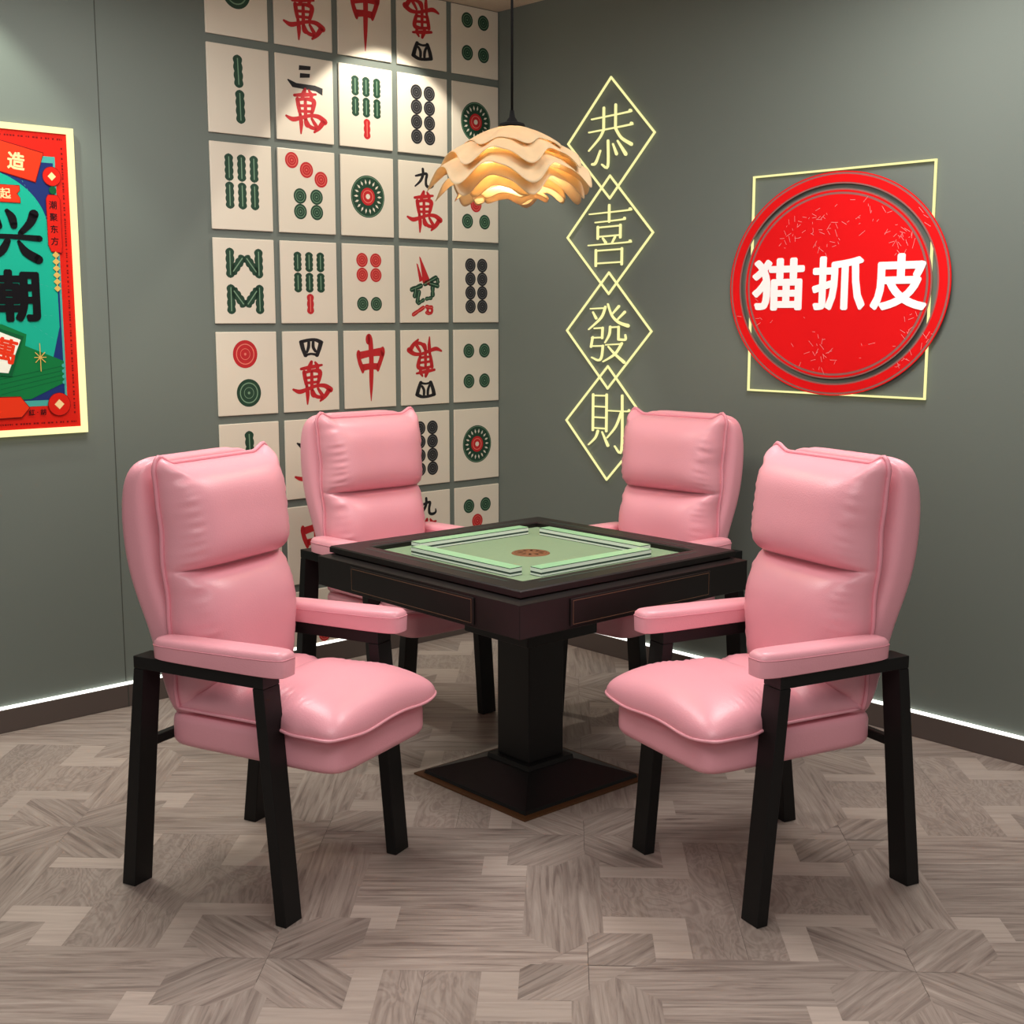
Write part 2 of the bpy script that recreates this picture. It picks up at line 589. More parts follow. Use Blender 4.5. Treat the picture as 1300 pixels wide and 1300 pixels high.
BR_XING = [[(10, 96, 8), (22, 86, 14), (28, 70, 13)], [(44, 100, 8), (52, 88, 15), (55, 72, 13)], [(92, 96, 18), (84, 78, 15), (66, 58, 10)], [(0, 50, 9), (50, 51, 9), (100, 49, 12)], [(42, 42, 12), (30, 22, 15), (4, 4, 12)], [(62, 42, 6), (74, 22, 16), (96, 8, 18)]]


# ================================================================== STRUCTURE
WL = 6.2                                   # length of the two walls
# floor: parquet of star and cross motifs
Q = .757
HW = .10
FROT = R(-2.4)
S0 = Vector((-.578, 2.825))


def build_floor():
    bm = bmesh.new()
    uvl = bm.loops.layers.uv.new('grain')
    cl = bm.loops.layers.color.new('tone')
    fx = Vector((cos(FROT), sin(FROT)))
    fy = Vector((-sin(FROT), cos(FROT)))

    def piece(pts, ang, tone, z, burl=0., plain=0., inset=.0009):
        n = len(pts)
        P = [Vector(p) for p in pts]
        c = sum(P, Vector((0, 0))) / n
        P = [p + (c - p).normalized() * inset for p in P]
        W = [S0 + fx * p.x + fy * p.y for p in P]
        vs = [bm.verts.new((p.x, p.y, z)) for p in W]
        f = bm.faces.new(vs)
        if f.normal.z < 0: f.normal_flip()
        f.normal_update()
        if f.normal.z < 0: f.normal_flip()
        ox, oy = random.random() * 40, random.random() * 40
        ca, sa = cos(ang), sin(ang)
        for l in f.loops:
            p = Vector((l.vert.co.x, l.vert.co.y))
            l[uvl].uv = (p.x * ca + p.y * sa + ox, -p.x * sa + p.y * ca + oy)
            l[cl] = (tone, burl, plain, 1)

    def rt(lo, hi): return lo + random.random() * (hi - lo)
    for i in range(-7, 8):
        for j in range(-5, 5):
            bx, by = i * Q, j * Q
            # does the cell lie inside the room?
            w = S0 + fx * (bx + Q / 2) + fy * (by + Q / 2)
            wv = Vector((w.x, w.y, 0)) - C0
            if wv.dot(NL) < -.8 or wv.dot(NR) < -.8 or w.y < -.9: continue
            star = (i + j) % 2 == 0
            # ground of the cell: burl, split in planks
            a = 0 if star else pi / 2
            for k in range(2):
                if star:
                    piece([(bx, by + k * Q / 2), (bx + Q, by + k * Q / 2), (bx + Q, by + (k + 1) * Q / 2), (bx, by + (k + 1) * Q / 2)], a, rt(.42, .6), 0, 0.)
                else:
                    piece([(bx + k * Q / 2, by), (bx + (k + 1) * Q / 2, by), (bx + (k + 1) * Q / 2, by + Q), (bx + k * Q / 2, by + Q)], a, rt(.42, .62), 0, .8)
            # corner pieces
            for (cx, cy, sx, sy) in ((0, 0, 1, 1), (1, 0, -1, 1), (0, 1, 1, -1), (1, 1, -1, -1)):
                is_star = (i + cx + j + cy) % 2 == 0
                diag = sx * sy > 0
                ox, oy = bx + cx * Q, by + cy * Q

                def T(pts): return [(ox + sx * x, oy + sy * y) for x, y in pts]
                e, t = (.215, .067) if is_star else (.160, .088)
                if is_star or diag:
                    piece(T([(0, 0), (e, 0), (e, e), (0, e)]), 0, rt(.45, .6), .00015)
                    piece(T([(0, e), (e, e), (e, 0), (e + t, 0), (e + t, e + t), (0, e + t)]), 0, rt(.6, .74), .0003, 0, .8)
            # double planks along the cell edges, set off like a pinwheel, with pointed ends
            dl = .06 if star else -.06
            for sgn in (1, -1):
                piece([(bx + .05, by + dl), (bx + .15, by + dl + sgn * HW), (bx + Q - .15, by + dl + sgn * HW), (bx + Q - .05, by + dl)], 0, rt(.40, .64), .00045)
                piece([(bx + dl, by + .05), (bx + dl + sgn * HW, by + .15), (bx + dl + sgn * HW, by + Q - .15), (bx + dl, by + Q - .05)], pi / 2, rt(.36, .6), .0006)
    for i in range(-7, 9):
        for j in range(-5, 6):
            bx, by = i * Q, j * Q
            w = S0 + fx * bx + fy * by
            wv = Vector((w.x, w.y, 0)) - C0
            if wv.dot(NL) < -.8 or wv.dot(NR) < -.8 or w.y < -.9: continue
            star = (i + j) % 2 == 0
            e, g = (.215, .135) if star else (.160, .135)
            for (sx, sy) in ((1, 1), (-1, 1), (1, -1), (-1, -1)):
                if star or sx * sy > 0:
                    ang = pi / 4 if sx * sy > 0 else -pi / 4
                    tn = rt(.22, .36) if random.random() < .4 else rt(.40, .6)
                    piece([(bx, by), (bx + sx * g, by), (bx + sx * e, by + sy * (e - g)), (bx + sx * e, by + sy * e)], ang, tn, .00075)
                    piece([(bx, by), (bx, by + sy * g), (bx + sx * (e - g), by + sy * e), (bx + sx * e, by + sy * e)], ang, rt(.40, .6), .00075)
    # trim at the two walls and behind the camera
    for n, c in ((NL, C0), (NR, C0), (Vector((0, 1, 0)), Vector((0, -.3, 0)))):
        bmesh.ops.bisect_plane(bm, geom=list(bm.verts) + list(bm.edges) + list(bm.faces), plane_co=c, plane_no=n, clear_inner=True)
    # slab below so that no gap shows
    me = bpy.data.meshes.new('floor')
    bm.to_mesh(me)
    bm.free()
    me.materials.append(M_floor)
    o = bpy.data.objects.new('floor', me)
    COL.objects.link(o)
    tag(o, kind='structure')
    return o


build_floor()
# ground slab under the parquet
mb = MB()
mb.poly([(C0.x, C0.y + .3), (C0.x + DL.x * WL - .2, C0.y + DL.y * WL), (-4.9, -.3), (4.9, -.3), (C0.x + DR.x * WL + .2, C0.y + DR.y * WL)], -.06, M_base, th=.058)
o = mb.build('floor_slab')
tag(o, kind='structure')
# walls as slabs
mb = MB()
mb.box(-WL, .12, -.03, CEIL, -.12, 0, M_wall)
o = mb.build('wall_left')
o.matrix_world = frameL(0, 0)
tag(o, kind='structure')
mb = MB()
mb.box(0, WL, -.03, CEIL, -.12, 0, M_wall)
o = mb.build('wall_right')
o.matrix_world = frameR(0, 0)
tag(o, kind='structure')
mb = MB()
mb.poly([(C0.x, C0.y + .3), (C0.x + DL.x * WL - .3, C0.y + DL.y * WL), (-4.9, 1.6), (4.9, 1.6), (C0.x + DR.x * WL + .3, C0.y + DR.y * WL)], CEIL, M_ceil, th=.06)
o = mb.build('ceiling')
tag(o, kind='structure')
# seam between two wall boards, right of the poster
mb = MB()
mb.box(-1.9405, -1.9375, .1, CEIL - .002, 0, .0012, M_groove)
o = mb.build('trim_1')
o.matrix_world = frameL(0, 0)
tag(o, kind='structure')
# baseboards and the light strip along their top
for nm, fr, x0, x1 in (('left', frameL, -WL, -.014), ('right', frameR, 0, WL)):
    mb = MB()
    mb.bbox(x0, x1, 0.001, .087, .0005, .014, .0015, M_base, seg=2)
    if nm == 'left':
        mb.box(-1.9395, -1.936, .001, .0872, .0005, .0152, M_groove)
    o = mb.build('baseboard_' + nm)
    o.matrix_world = fr(0, 0)
    tag(o, kind='structure')
    mb = MB()
    mb.box(x0, x1 if nm == 'left' else x1, .0875, .0965, .0005, .010, M_strip)
    o = mb.build('baseboard_light_strip')
    o.matrix_world = fr(0, 0)
    tag(o, 'white glowing light strip on top of the brown baseboard of the ' + nm + ' wall', 'light strip')


# ================================================================== MAHJONG PANELS ON THE LEFT WALL
PW, PH, PITCH_X, PITCH_Z = .276, .334, .305, .3665
ZT = .0085       # face depth of a panel


def dot(mb, x, y, r, m, ml, rings=2):
    mb.disc(x, y, r, ZT, m)
    for k in range(rings):
        rr = r * (.75 - .34 * k)
        mb.ring(x, y, rr * .90, rr, ZT + .0003, ml, n=28)
    mb.disc(x, y, r * .1, ZT + .0003, ml, n=12)


def bigdot(mb, x, y, r=.088):
    mb.disc(x, y, r, ZT, M_green, n=48)
    mb.ring(x, y, r * .93, r * .955, ZT + .0003, M_greenl)
    for k in range(18):
        t = 2 * pi * k / 18
        c, s = cos(t), sin(t)
        mx = Matrix(((c, -s, 0, x + c * r * .70), (s, c, 0, y + s * r * .70), (0, 0, 1, 0), (0, 0, 0, 1)))
        mb.poly([(-r * .13, 0), (-r * .02, -r * .055), (r * .13, 0), (-r * .02, r * .055)], ZT + .0003, M_panel, mx)
    mb.disc(x, y, r * .42, ZT + .0004, M_red)
    mb.ring(x, y, r * .27, r * .31, ZT + .0007, M_redl)
    mb.disc(x, y, r * .13, ZT + .0007, M_panel, n=14)


def stick(mb, a, b, wd, m, ml, lobes=4):
    ax, ay = a
    bx, by = b
    d = math.hypot(bx - ax, by - ay)
    ux, uy = (bx - ax) / d, (by - ay) / d
    n = lobes * 10
    left, right = [], []
    for k in range(n + 1):
        t = k / n
        e = min(1, math.sqrt(max(0, 1 - (1 - min(1, t / (wd / d / 2 + 1e-6) if t < .5 else (1 - t) / (wd / d / 2 + 1e-6))) ** 2)))
        hw = 1.16 * wd / 2 * max(.02, e) * (.80 + .20 * abs(sin(pi * t * lobes)))
        px, py = ax + (bx - ax) * t, ay + (by - ay) * t
        left.append((px - uy * hw, py + ux * hw))
        right.append((px + uy * hw, py - ux * hw))
    mb.poly(left + right[::-1], ZT, m)
    mb.line((ax + ux * wd * .35, ay + uy * wd * .35), (bx - ux * wd * .35, by - uy * wd * .35), wd * .13, ZT + .0003, ml)


def g_char(mb, top, inv=False):
    s = -1 if inv else 1
    r = pi if inv else 0
    if top == '四':
        brush(mb, BR_FOUR, 0, .096 * s, .108, .072, ZT, M_black, r, wt=1.5)
    elif top == '三':
        for (yy, ln) in ((.116, .040), (.086, .034)):
            mb.poly([(-ln * .7, (yy - .004) * s), (ln * .7, (yy + .002) * s), (ln * .75, (yy + .017) * s), (-ln * .65, (yy + .015) * s)], ZT, M_black)
        mb.poly([(-.084, .068), (-.06, .042), (.05, .038), (.084, .024), (.086, .052), (.05, .060), (-.04, .060), (-.08, .072)], ZT, M_black)
    elif top:
        brush(mb, BR_NINE if top == '九' else BR_EIGHT, 0, .095 * s, .105, .085, ZT, M_black, r, wt=1.5)
    brush(mb, BR_WAN, 0, -.048 * s, .185, .175, ZT, M_red, r, wt=1.35)


def g_zhong(mb, inv=False):
    brush(mb, [[(42, 98, 12), (50, 96, 12), (53, 70, 12), (52, 40, 11), (51, 20, 8), (50, 0, 2)], [(8, 74, 11), (12, 62, 9), (22, 50, 9)], [(9, 72, 9), (50, 76, 8), (94, 78, 10)],
               [(94, 78, 12), (86, 64, 9), (76, 52, 9)], [(22, 53, 8), (50, 55, 7), (77, 54, 8)]], 0, 0, .15, .27, ZT, M_red, wt=1.4)


def g_dots(mb, n, inv=False):
    s = -1 if inv else 1
    G = (M_green, M_greenl)
    K = (M_black, M_blackl)
    D = (M_red, M_redl)
    if n == 1: dot(mb, 0, 0, .062, M_green, M_greenl, 3)
    if n == 2:
        dot(mb, -.01, .078, .056, *D, 3)
        dot(mb, .002, -.078, .056, M_green, M_greenl, 3)
    if n == 4:
        for x in (-.048, .048):
            for y in (.07, -.07): dot(mb, x, y, .033, *G)
    if n == 5:
        dot(mb, 0, 0, .033, *D)
        for x in (-.052, .052):
            for y in (.075, -.075): dot(mb, x, y * s, .033, *G)
    if n == 6:
        for x in (-.036, .036):
            for y in (.10, .038): dot(mb, x, y * s, .03, *D)
            dot(mb, x, -.085 * s, .03, *G)
    if n == 7:
        for k in range(3): dot(mb, -.072 + .07 * k, .122 - .034 * k, .032, *D)
        for x in (-.036, .044):
            for y in (-.018, -.08): dot(mb, x, y, .031, *G)
    if n == 8:
        for x in (-.036, .036):
            for k in range(4): dot(mb, x, .094 - .0625 * k, .0315, *K)


def g_bam(mb, n):
    G = (M_green, M_greenl)
    if n == 2:
        stick(mb, (-.004, .135), (0, .01), .036, *G)
        stick(mb, (.002, .004), (.004, -.125), .036, *G)
    if n in (6, 7):
        dy = .02 if n == 7 else 0
        hgt = .082 if n == 7 else .105
        for k in range(3):
            x = (k - 1) * .056
            stick(mb, (x, .125), (x, .125 - hgt), .034, *G)
            stick(mb, (x, .125 - hgt - .002), (x, .125 - 2 * hgt - .002), .034, *G)
        if n == 7:
            stick(mb, (.002, -.045), (.002, -.13), .03, M_red, M_redl, 3)
    if n == 8:
        for s in (1, -1):
            stick(mb, (-.065, .13 * s), (-.065, .012 * s), .034, *G, 4)
            stick(mb, (.065, .13 * s), (.065, .012 * s), .034, *G, 4)
            stick(mb, (-.06, .028 * s), (-.002, .10 * s), .034, *G, 4)
            stick(mb, (.06, .028 * s), (.002, .10 * s), .034, *G, 4)


def g_bird(mb):
    mb.poly([(-.03, .125), (-.022, .12), (.026, .03), (.034, -.005), (-.012, .01), (-.018, .06)], ZT, M_red)
    mb.poly([(-.046, .095), (-.038, .09), (-.01, .02), (-.03, .012)], ZT + .0002, M_red)
    for (a, b, wd) in (((-.085, -.025), (-.01, .0), .02), ((-.01, 0), (.075, .038), .02), ((.02, .01), (.085, -.005), .02), ((-.05, -.01), (-.06, -.06), .02),
                       ((-.03, -.02), (-.045, -.085), .02), ((.045, 0), (.045, -.055), .022), ((-.045, -.085), (0, -.062), .016), ((.045, -.055), (0, -.062), .016), ((.07, .035), (.078, .005), .02)):
        stick(mb, a, b, wd, M_green, M_greenl, 2)
    stick(mb, (-.075, -.135), (0, -.095), .017, M_red, M_redl, 2)
    stick(mb, (0, -.095), (.048, -.10), .017, M_red, M_redl, 2)
    stick(mb, (0, -.12), (.03, -.128), .014, M_red, M_redl, 1)
    mb.ring(.028, -.112, .006, .02, ZT + .0002, M_red, n=20)


ROWS = [
    [('d', 1), ('c', '八'), ('z', 0), ('ci', '四'), ('d', 4)],
    [('b', 2), ('c', '三'), ('b', 7), ('d', 8), ('big', 0)],
    [('b', 6), ('d', 7), ('big', 0), ('c', '九'), ('d', 5)],
    [('b', 8), ('b', 7), ('d', 6), ('bird', 0), ('d', 8)],
    [('d', 2), ('c', '四'), ('z', 0), ('ci', '四'), ('d', 4)],
    [('b', 2), ('c', '三'), ('b', 7), ('d', 8), ('big', 0)],
    [('b', 6), ('z', 0), ('big', 0), ('c', '九'), ('di', 5)],
    [('b', 8), ('di', 6), ('d', 6), ('bird', 0), ('d', 8)],
]
WORDS = {('d', 1): 'a single dark round dot', ('z', 0): 'a red dagger-like centre character', ('ci', '四'): 'an upside-down four and red myriad character',
         ('d', 4): 'four green dots', ('b', 2): 'two green bamboo sticks', ('c', '三'): 'black three over a red myriad character', ('b', 7): 'six green sticks over one red stick',
         ('d', 8): 'eight black dots in two columns', ('big', 0): 'one large green and red wheel', ('b', 6): 'six green bamboo sticks', ('d', 7): 'three red and four green dots',
         ('c', '九'): 'black nine over a red myriad character', ('d', 5): 'red and green dots', ('b', 8): 'green sticks forming zigzags', ('d', 6): 'four red and two green dots',
         ('bird', 0): 'a red and green bird', ('d', 2): 'a red dot above a green dot', ('c', '四'): 'black four over a red myriad character', ('di', 5): 'two green dots above a red dot',
         ('di', 6): 'green dots above red dots', ('c', '八'): 'a red myriad character'}
COLN = ['leftmost', 'second', 'middle', 'fourth', 'rightmost']
ROWN = ['top', 'second', 'third', 'fourth', 'fifth', 'sixth', 'seventh', 'bottom']
for r, row in enumerate(ROWS):
    for c, spec in enumerate(row):
        if (r, c) in ((6, 0), (7, 0), (7, 2), (7, 3), (7, 4), (6, 2)): pass
        s_mid = .004 + PW / 2 + PITCH_X * (4 - c)
        ztop = 2.536 - PITCH_Z * (r - 1)
        zc = ztop - PH / 2
        mb = MB()
        y0, y1 = -PH / 2, PH / 2
        if r == 0: y1 = CEIL - .003 - zc
        if r == 7: y0 = .0985 - zc
        mb.bbox(-PW / 2, PW / 2, y0, y1, .0005, ZT - .0003, .0025, M_panel, seg=2)
        k, v = spec
        if k == 'd': g_dots(mb, v)
        if k == 'di': g_dots(mb, v, True)
        if k == 'big': bigdot(mb, 0, 0)
        if k == 'b': g_bam(mb, v)
        if k == 'c': g_char(mb, v)
        if k == 'ci': g_char(mb, v, True)
        if k == 'z': g_zhong(mb)
        if k == 'bird': g_bird(mb)
        if r in (0, 7):            # trim what runs past the cut panel
            bm = bmesh.new()
            me = bpy.data.meshes.new('x')
            me.from_pydata([tuple(q) for q in mb.v], [], mb.f)
            me.polygons.foreach_set('material_index', mb.m)
            bm.from_mesh(me)
            for cy, ny in ((y1, 1), (y0, -1)):
                bmesh.ops.bisect_plane(bm, geom=list(bm.verts) + list(bm.edges) + list(bm.faces), plane_co=(0, cy, 0), plane_no=(0, ny, 0), clear_outer=True)
            bm.verts.index_update()
            mb.v = [q.co.copy() for q in bm.verts]
            mb.f = [[q.index for q in f.verts] for f in bm.faces]
            mb.m = [f.material_index for f in bm.faces]
            bm.free()
            bpy.data.meshes.remove(me)
        o = mb.build('mahjong_picture')
        o.matrix_world = frameL(s_mid, zc)
        tag(o, 'white wall picture with %s, %s column, %s row' % (WORDS[spec], COLN[c], ROWN[r]), 'wall picture', 'white mahjong pictures on the left wall')


# ================================================================== POSTER ON THE LEFT WALL
def build_poster():
    S1, S2, Z0, Z1 = 2.05, 2.79, 1.076, 2.159  # visible poster points taken from image pixels, projected onto the wall
    root = empty('poster')
    root.matrix_world = frameL(0, 0)
    tag(root, 'red and teal poster with big black characters and a glowing border, left wall', 'poster')
    mb = MB()
    fw = .024
    for a, b, c, d in ((S1, S1 + fw, Z0, Z1), (S2 - fw, S2, Z0, Z1), (S1 + fw, S2 - fw, Z1 - .021, Z1), (S1 + fw, S2 - fw, Z0, Z0 + .023)):
        mb.box(-b, -a, c, d, .006, .022, M_neonp)
    f = mb.build('glowing_frame', root)
    f['label'] = 'pale yellow glowing frame'
    mb = MB()
    mb.box(-S2 + fw, -S1 - fw, Z0 + .023, Z1 - .021, .001, .014, M_psred)
    D = [.0142]

    def P(pts, m, both=True, dz=.0003):
        D[0] += dz
        mb.poly([(-s, z) for s, z in pts], D[0], m)
        if both:
            mb.poly([(-(4.84 - s), z) for s, z in pts], D[0] + .00002, m)
    # picture field: navy ground with teal edge
    P([(2.12, 2.056), (2.72, 2.056), (2.72, 1.179), (2.12, 1.179)], M_psteal2, False)
    P([(2.128, 2.034), (2.712, 2.034), (2.712, 1.20), (2.128, 1.20)], M_psnavy, False)
    # teal round field
    arch = []
    for k in range(-28, 29):
        t = k / 28 * pi * .5
        arch.append((2.42 - .262 * sin(t), 1.80 + .205 * cos(t)))
    body = [(2.135, 1.72), (2.135, 1.45), (2.17, 1.33), (2.67, 1.33), (2.705, 1.45), (2.705, 1.72), (2.68, 1.80)]
    P([(s, z) for s, z in arch] + body[:0] + [(2.135 + .0, 1.70), (2.135, 1.46), (2.175, 1.31), (2.665, 1.31), (2.705, 1.46), (2.705, 1.70)][::1], M_psteal, False)
    # chart lines on the teal field
    for (a, b) in (((2.14, 1.86), (2.42, 1.70)), ((2.15, 1.60), (2.42, 1.66)), ((2.16, 1.42), (2.44, 1.60)), ((2.16, 1.50), (2.44, 1.52)), ((2.25, 1.98), (2.14, 1.80))):
        n = 14
        for k in range(n):
            t0, t1 = k / n, (k + .45) / n
            p0 = (-(a[0] + (b[0] - a[0]) * t0), a[1] + (b[1] - a[1]) * t0)
            p1 = (-(a[0] + (b[0] - a[0]) * t1), a[1] + (b[1] - a[1]) * t1)
            mb.line(p0, p1, .0012, D[0] + .0002, M_psteal2)
    D[0] += .0003
    # green wedge at the bottom
    P([(2.342, 1.471), (2.257, 1.435), (2.264, 1.395), (2.126, 1.338), (2.129, 1.26), (2.254, 1.205), (2.42, 1.205), (2.42, 1.471)], M_psgreen)
    for k in range(4):
        D[0] += .0001
        mb.line((-2.36, 1.225 + .018 * k), (-2.132, 1.272 + .016 * k), .0022, D[0], M_psgreen2)
    for k in range(4):
        mb.disc(-2.128, 1.262 + .02 * k, .007, D[0] + .0001, M_psteal2, n=14)
    D[0] += .0003
    # banner
    P([(2.42, 2.112), (2.304, 2.098), (2.160, 2.068), (2.194, 1.962), (2.311, 1.990), (2.42, 2.0)], M_psmar)
    P([(2.42, 2.109), (2.304, 2.095), (2.163, 2.065), (2.196, 1.966), (2.311, 1.993), (2.42, 2.003)], M_psorg)
    putb(mb, '造', -2.26, 2.032, .062, D[0] + .0004, M_pscream, .03, -.09)
    # ticket
    P([(2.42, 1.950), (2.252, 1.950), (2.252, 1.932), (2.262, 1.920), (2.252, 1.908), (2.252, 1.889), (2.42, 1.889)], M_psmar)
    P([(2.42, 1.948), (2.254, 1.948), (2.254, 1.933), (2.265, 1.920), (2.254, 1.907), (2.254, 1.891), (2.42, 1.891)], M_psorg)
    putb(mb, '起', -2.304, 1.920, .038, D[0] + .0004, M_pscream, .02)
    # big characters
    brush(mb, BR_XING, -2.290, 1.772, .196, .178, D[0] + .0005, M_psblack)
    putb(mb, '潮', -2.300, 1.570, .205, D[0] + .0005, M_psblack, .034, 0, 0, 1.04, .90)
    D[0] += .0006
    # top disc, knob, red pill with four characters
    for sgn in (0, 1):
        def sx(s): return -s if not sgn else -(4.84 - s)
        mb.disc(sx(2.136), 1.988, .034, D[0] + .0002, M_psmar)
        mb.disc(sx(2.136), 1.988, .032, D[0] + .0004, M_psred)
        mb.poly([(sx(2.136) - .015, 1.988), (sx(2.136), 1.973), (sx(2.136) + .015, 1.988), (sx(2.136), 2.003)], D[0] + .0006, M_pscream)
        mb.disc(sx(2.135), 1.94, .014, D[0] + .0004, M_psgreen2, n=10)
        mb.poly([(sx(2.112), 1.72), (sx(2.109), 1.75), (sx(2.109), 1.91), (sx(2.118), 1.925), (sx(2.154), 1.925), (sx(2.162), 1.91), (sx(2.162), 1.75), (sx(2.152), 1.725)], D[0] + .0002, M_psmar)
        mb.poly([(sx(2.114), 1.724), (sx(2.111), 1.75), (sx(2.111), 1.91), (sx(2.119), 1.923), (sx(2.153), 1.923), (sx(2.160), 1.91), (sx(2.160), 1.75), (sx(2.151), 1.728)], D[0] + .0004, M_psred)
        for k in range(6):
            y = 1.715 - .0236 * k
            mb.poly([(sx(2.136) - .013, y), (sx(2.136), y - .0125), (sx(2.136) + .013, y), (sx(2.136), y + .0125)], D[0] + .0006, M_psgold)
        mb.disc(sx(2.152), 1.183, .042, D[0] + .0002, M_psmar)
        mb.disc(sx(2.152), 1.183, .040, D[0] + .0004, M_psred)
        mb.poly([(sx(2.152) - .018, 1.183), (sx(2.152), 1.165), (sx(2.152) + .018, 1.183), (sx(2.152), 1.201)], D[0] + .0006, M_pscream)
    for k, ch in enumerate('潮聚东方'):
        putb(mb, ch, -2.137, 1.889 - .042 * k, .030, D[0] + .0007, M_psblack, .018)
    # mahjong piece in the picture
    for (g, m) in ((0, M_psgreen2), (.012, M_pswhite)):
        pts = [(2.45 - g, 1.49 - g), (2.268 + g, 1.428 - g), (2.318 + g, 1.288 + g), (2.45 - g, 1.30 + g)]
        P(pts, m, False)
    putb(mb, '萬', -2.338, 1.380, .09, D[0] + .0004, M_psorg, .03, -.25)
    # star
    for (dx, dy, ln) in ((0, 1, .05), (1, 0, .022), (.7, .7, .026), (.7, -.7, .026)):
        mb.line((-2.213 - dx * ln, 1.353 - dy * ln), (-2.213 + dx * ln, 1.353 + dy * ln), .003, D[0] + .0004, M_psgold)
    mb.disc(-2.213, 1.353, .006, D[0] + .0006, M_psgold, n=12)
    # plaque and small text
    P([(2.42, 1.219), (2.292, 1.217), (2.260, 1.175), (2.290, 1.141), (2.42, 1.139)], M_psmar)
    P([(2.42, 1.216), (2.293, 1.214), (2.263, 1.175), (2.292, 1.144), (2.42, 1.142)], M_psorg)
    putb(mb, '红', -2.255, 1.158, .023, D[0] + .0004, M_psblack, .02)
    putb(mb, '胡', -2.213, 1.158, .023, D[0] + .0004, M_psblack, .02)
    mb.disc(-2.234, 1.158, .002, D[0] + .0004, M_psblack, n=8)
    # illegible small print along the border
    random.seed(5)
    zz = 2.09
    while zz > 1.15:
        ln = .003 + random.random() * .006
        mb.box(-2.097, -2.091, zz - ln, zz, .0141, .0145, M_psmar)
        zz -= ln + (.003 if random.random() < .7 else .01)
    ss = 2.09
    while ss < 2.75:
        ln = .003 + random.random() * .006
        for zc in (2.118, 1.118): mb.box(-ss - ln, -ss, zc - .003, zc + .003, .0141, .0145, M_psmar)
        ss += ln + (.003 if random.random() < .7 else .01)
    mb.build('print', root)


build_poster()

# ================================================================== RIGHT WALL NEON
random.seed(11)
# square light frame
FS0, FS1, FZ0, FZ1 = 1.477, 2.234, 1.214, 2.022
mb = MB()
tw = .0068
for a, b in (((FS0, FZ0), (FS1, FZ0)), ((FS0, FZ1), (FS1, FZ1)), ((FS0, FZ0), (FS0, FZ1)), ((FS1, FZ0), (FS1, FZ1))):
    mb.line(a, b, tw, .004, M_neon, th=.008, ext=tw / 2)
o = mb.build('light_frame')
o.matrix_world = frameR(0, 0)
tag(o, 'thin square glowing line frame behind the oval red badge', 'neon light')

# four diamonds with a character in each: one chained wall sign
DZ = [2.240, 1.840, 1.4355, 1.036]
DT = [2.488, 2.087, 1.683, 1.284]
DB = [1.993, 1.593, 1.188, .789]
nroot = empty('neon_sign')
nroot.matrix_world = frameR(0, 0)
tag(nroot, 'tall glowing sign of four chained diamonds holding Chinese characters on the grey wall', 'neon sign')
for k in range(4):
    mb = MB()
    c = .7235
    T, B_, Rr, Ll = (c, DT[k]), (c, DB[k]), (c + .247, DZ[k]), (c - .252, DZ[k])
    for a, b in ((T, Rr), (Rr, B_), (B_, Ll), (Ll, T)):
        mb.line(a, b, .0076, .006 + .0001 * (k % 2), M_neon, th=.007, ext=.003)
    mb.build('neon_diamond', nroot)
for ch, st, x0, x1, z0, z1 in (('恭', NE_GONG, .580, .856, 2.098, 2.375), ('喜', NE_XI, .588, .855, 1.712, 1.969), ('發', NE_FA, .590, .850, 1.302, 1.556), ('財', NE_CAI, .600, .868, .915, 1.165)):
    mb = MB()
    brush(mb, st, (x0 + x1) / 2, (z0 + z1) / 2, (x1 - x0) * .95, (z1 - z0) * .95, .007, M_neon, th=.006, step=5, wt=.78)
    o = mb.build('neon_character', nroot)
    o['label'] = 'glowing character ' + ch

# round red overlay graphic, not part of the room, added as a wall ellipse
root = empty('overlay_badge')
root.matrix_world = frameR(1.848, 1.612)
tag(root, 'large oval red overlay badge, round only from the camera, with three white characters on the right wall', 'sign')
AX, AZ = .470, .405  # image circle unprojected to a stretched wall ellipse, round only from the camera
SYR = AZ / AX


def ell(mb, r0, r1, z, m, th):
    if r0 <= 0:
        mb.disc(0, 0, r1 * AX, z, m, n=96, th=th, sy=SYR)
    else:
        mb.ring(0, 0, r0 * AX, r1 * AX, z, m, n=96, sy=SYR, th=th)


for nm, r0, r1 in (('outer_ring', .900, .968), ('thin_ring', .985, .995), ('thin_ring', .815, .832)):
    mb = MB()
    ell(mb, r0, r1, .0128, M_badge, .002)
    o = mb.build(nm, root)
    if nm == 'outer_ring': o['label'] = 'broad red outer ring'
for r0, r1 in ((.968, .985), (.886, .8995), (.8325, .845), (.7955, .8145)):
    mb = MB()
    ell(mb, r0 + .0004, r1 - .0004, .0128, M_badgedk, .0015)
    o = mb.build('thin_ring', root)
    o['label'] = 'thin dull pinkish-grey ring'
# characters
for ch, a, b in (('猫', 1.479, 1.739), ('抓', 1.752, 1.994), ('皮', 2.000, 2.238)):
    mb = MB()
    cx = (a + b) / 2 - 1.848
    putb(mb, ch, cx, 0.005, .215, .0162, M_badgew, .030, 0, 0, (b - a) / .228, .93, ext=.004, n=12)
    o = mb.build('character', root)
    o['label'] = 'white character ' + ch
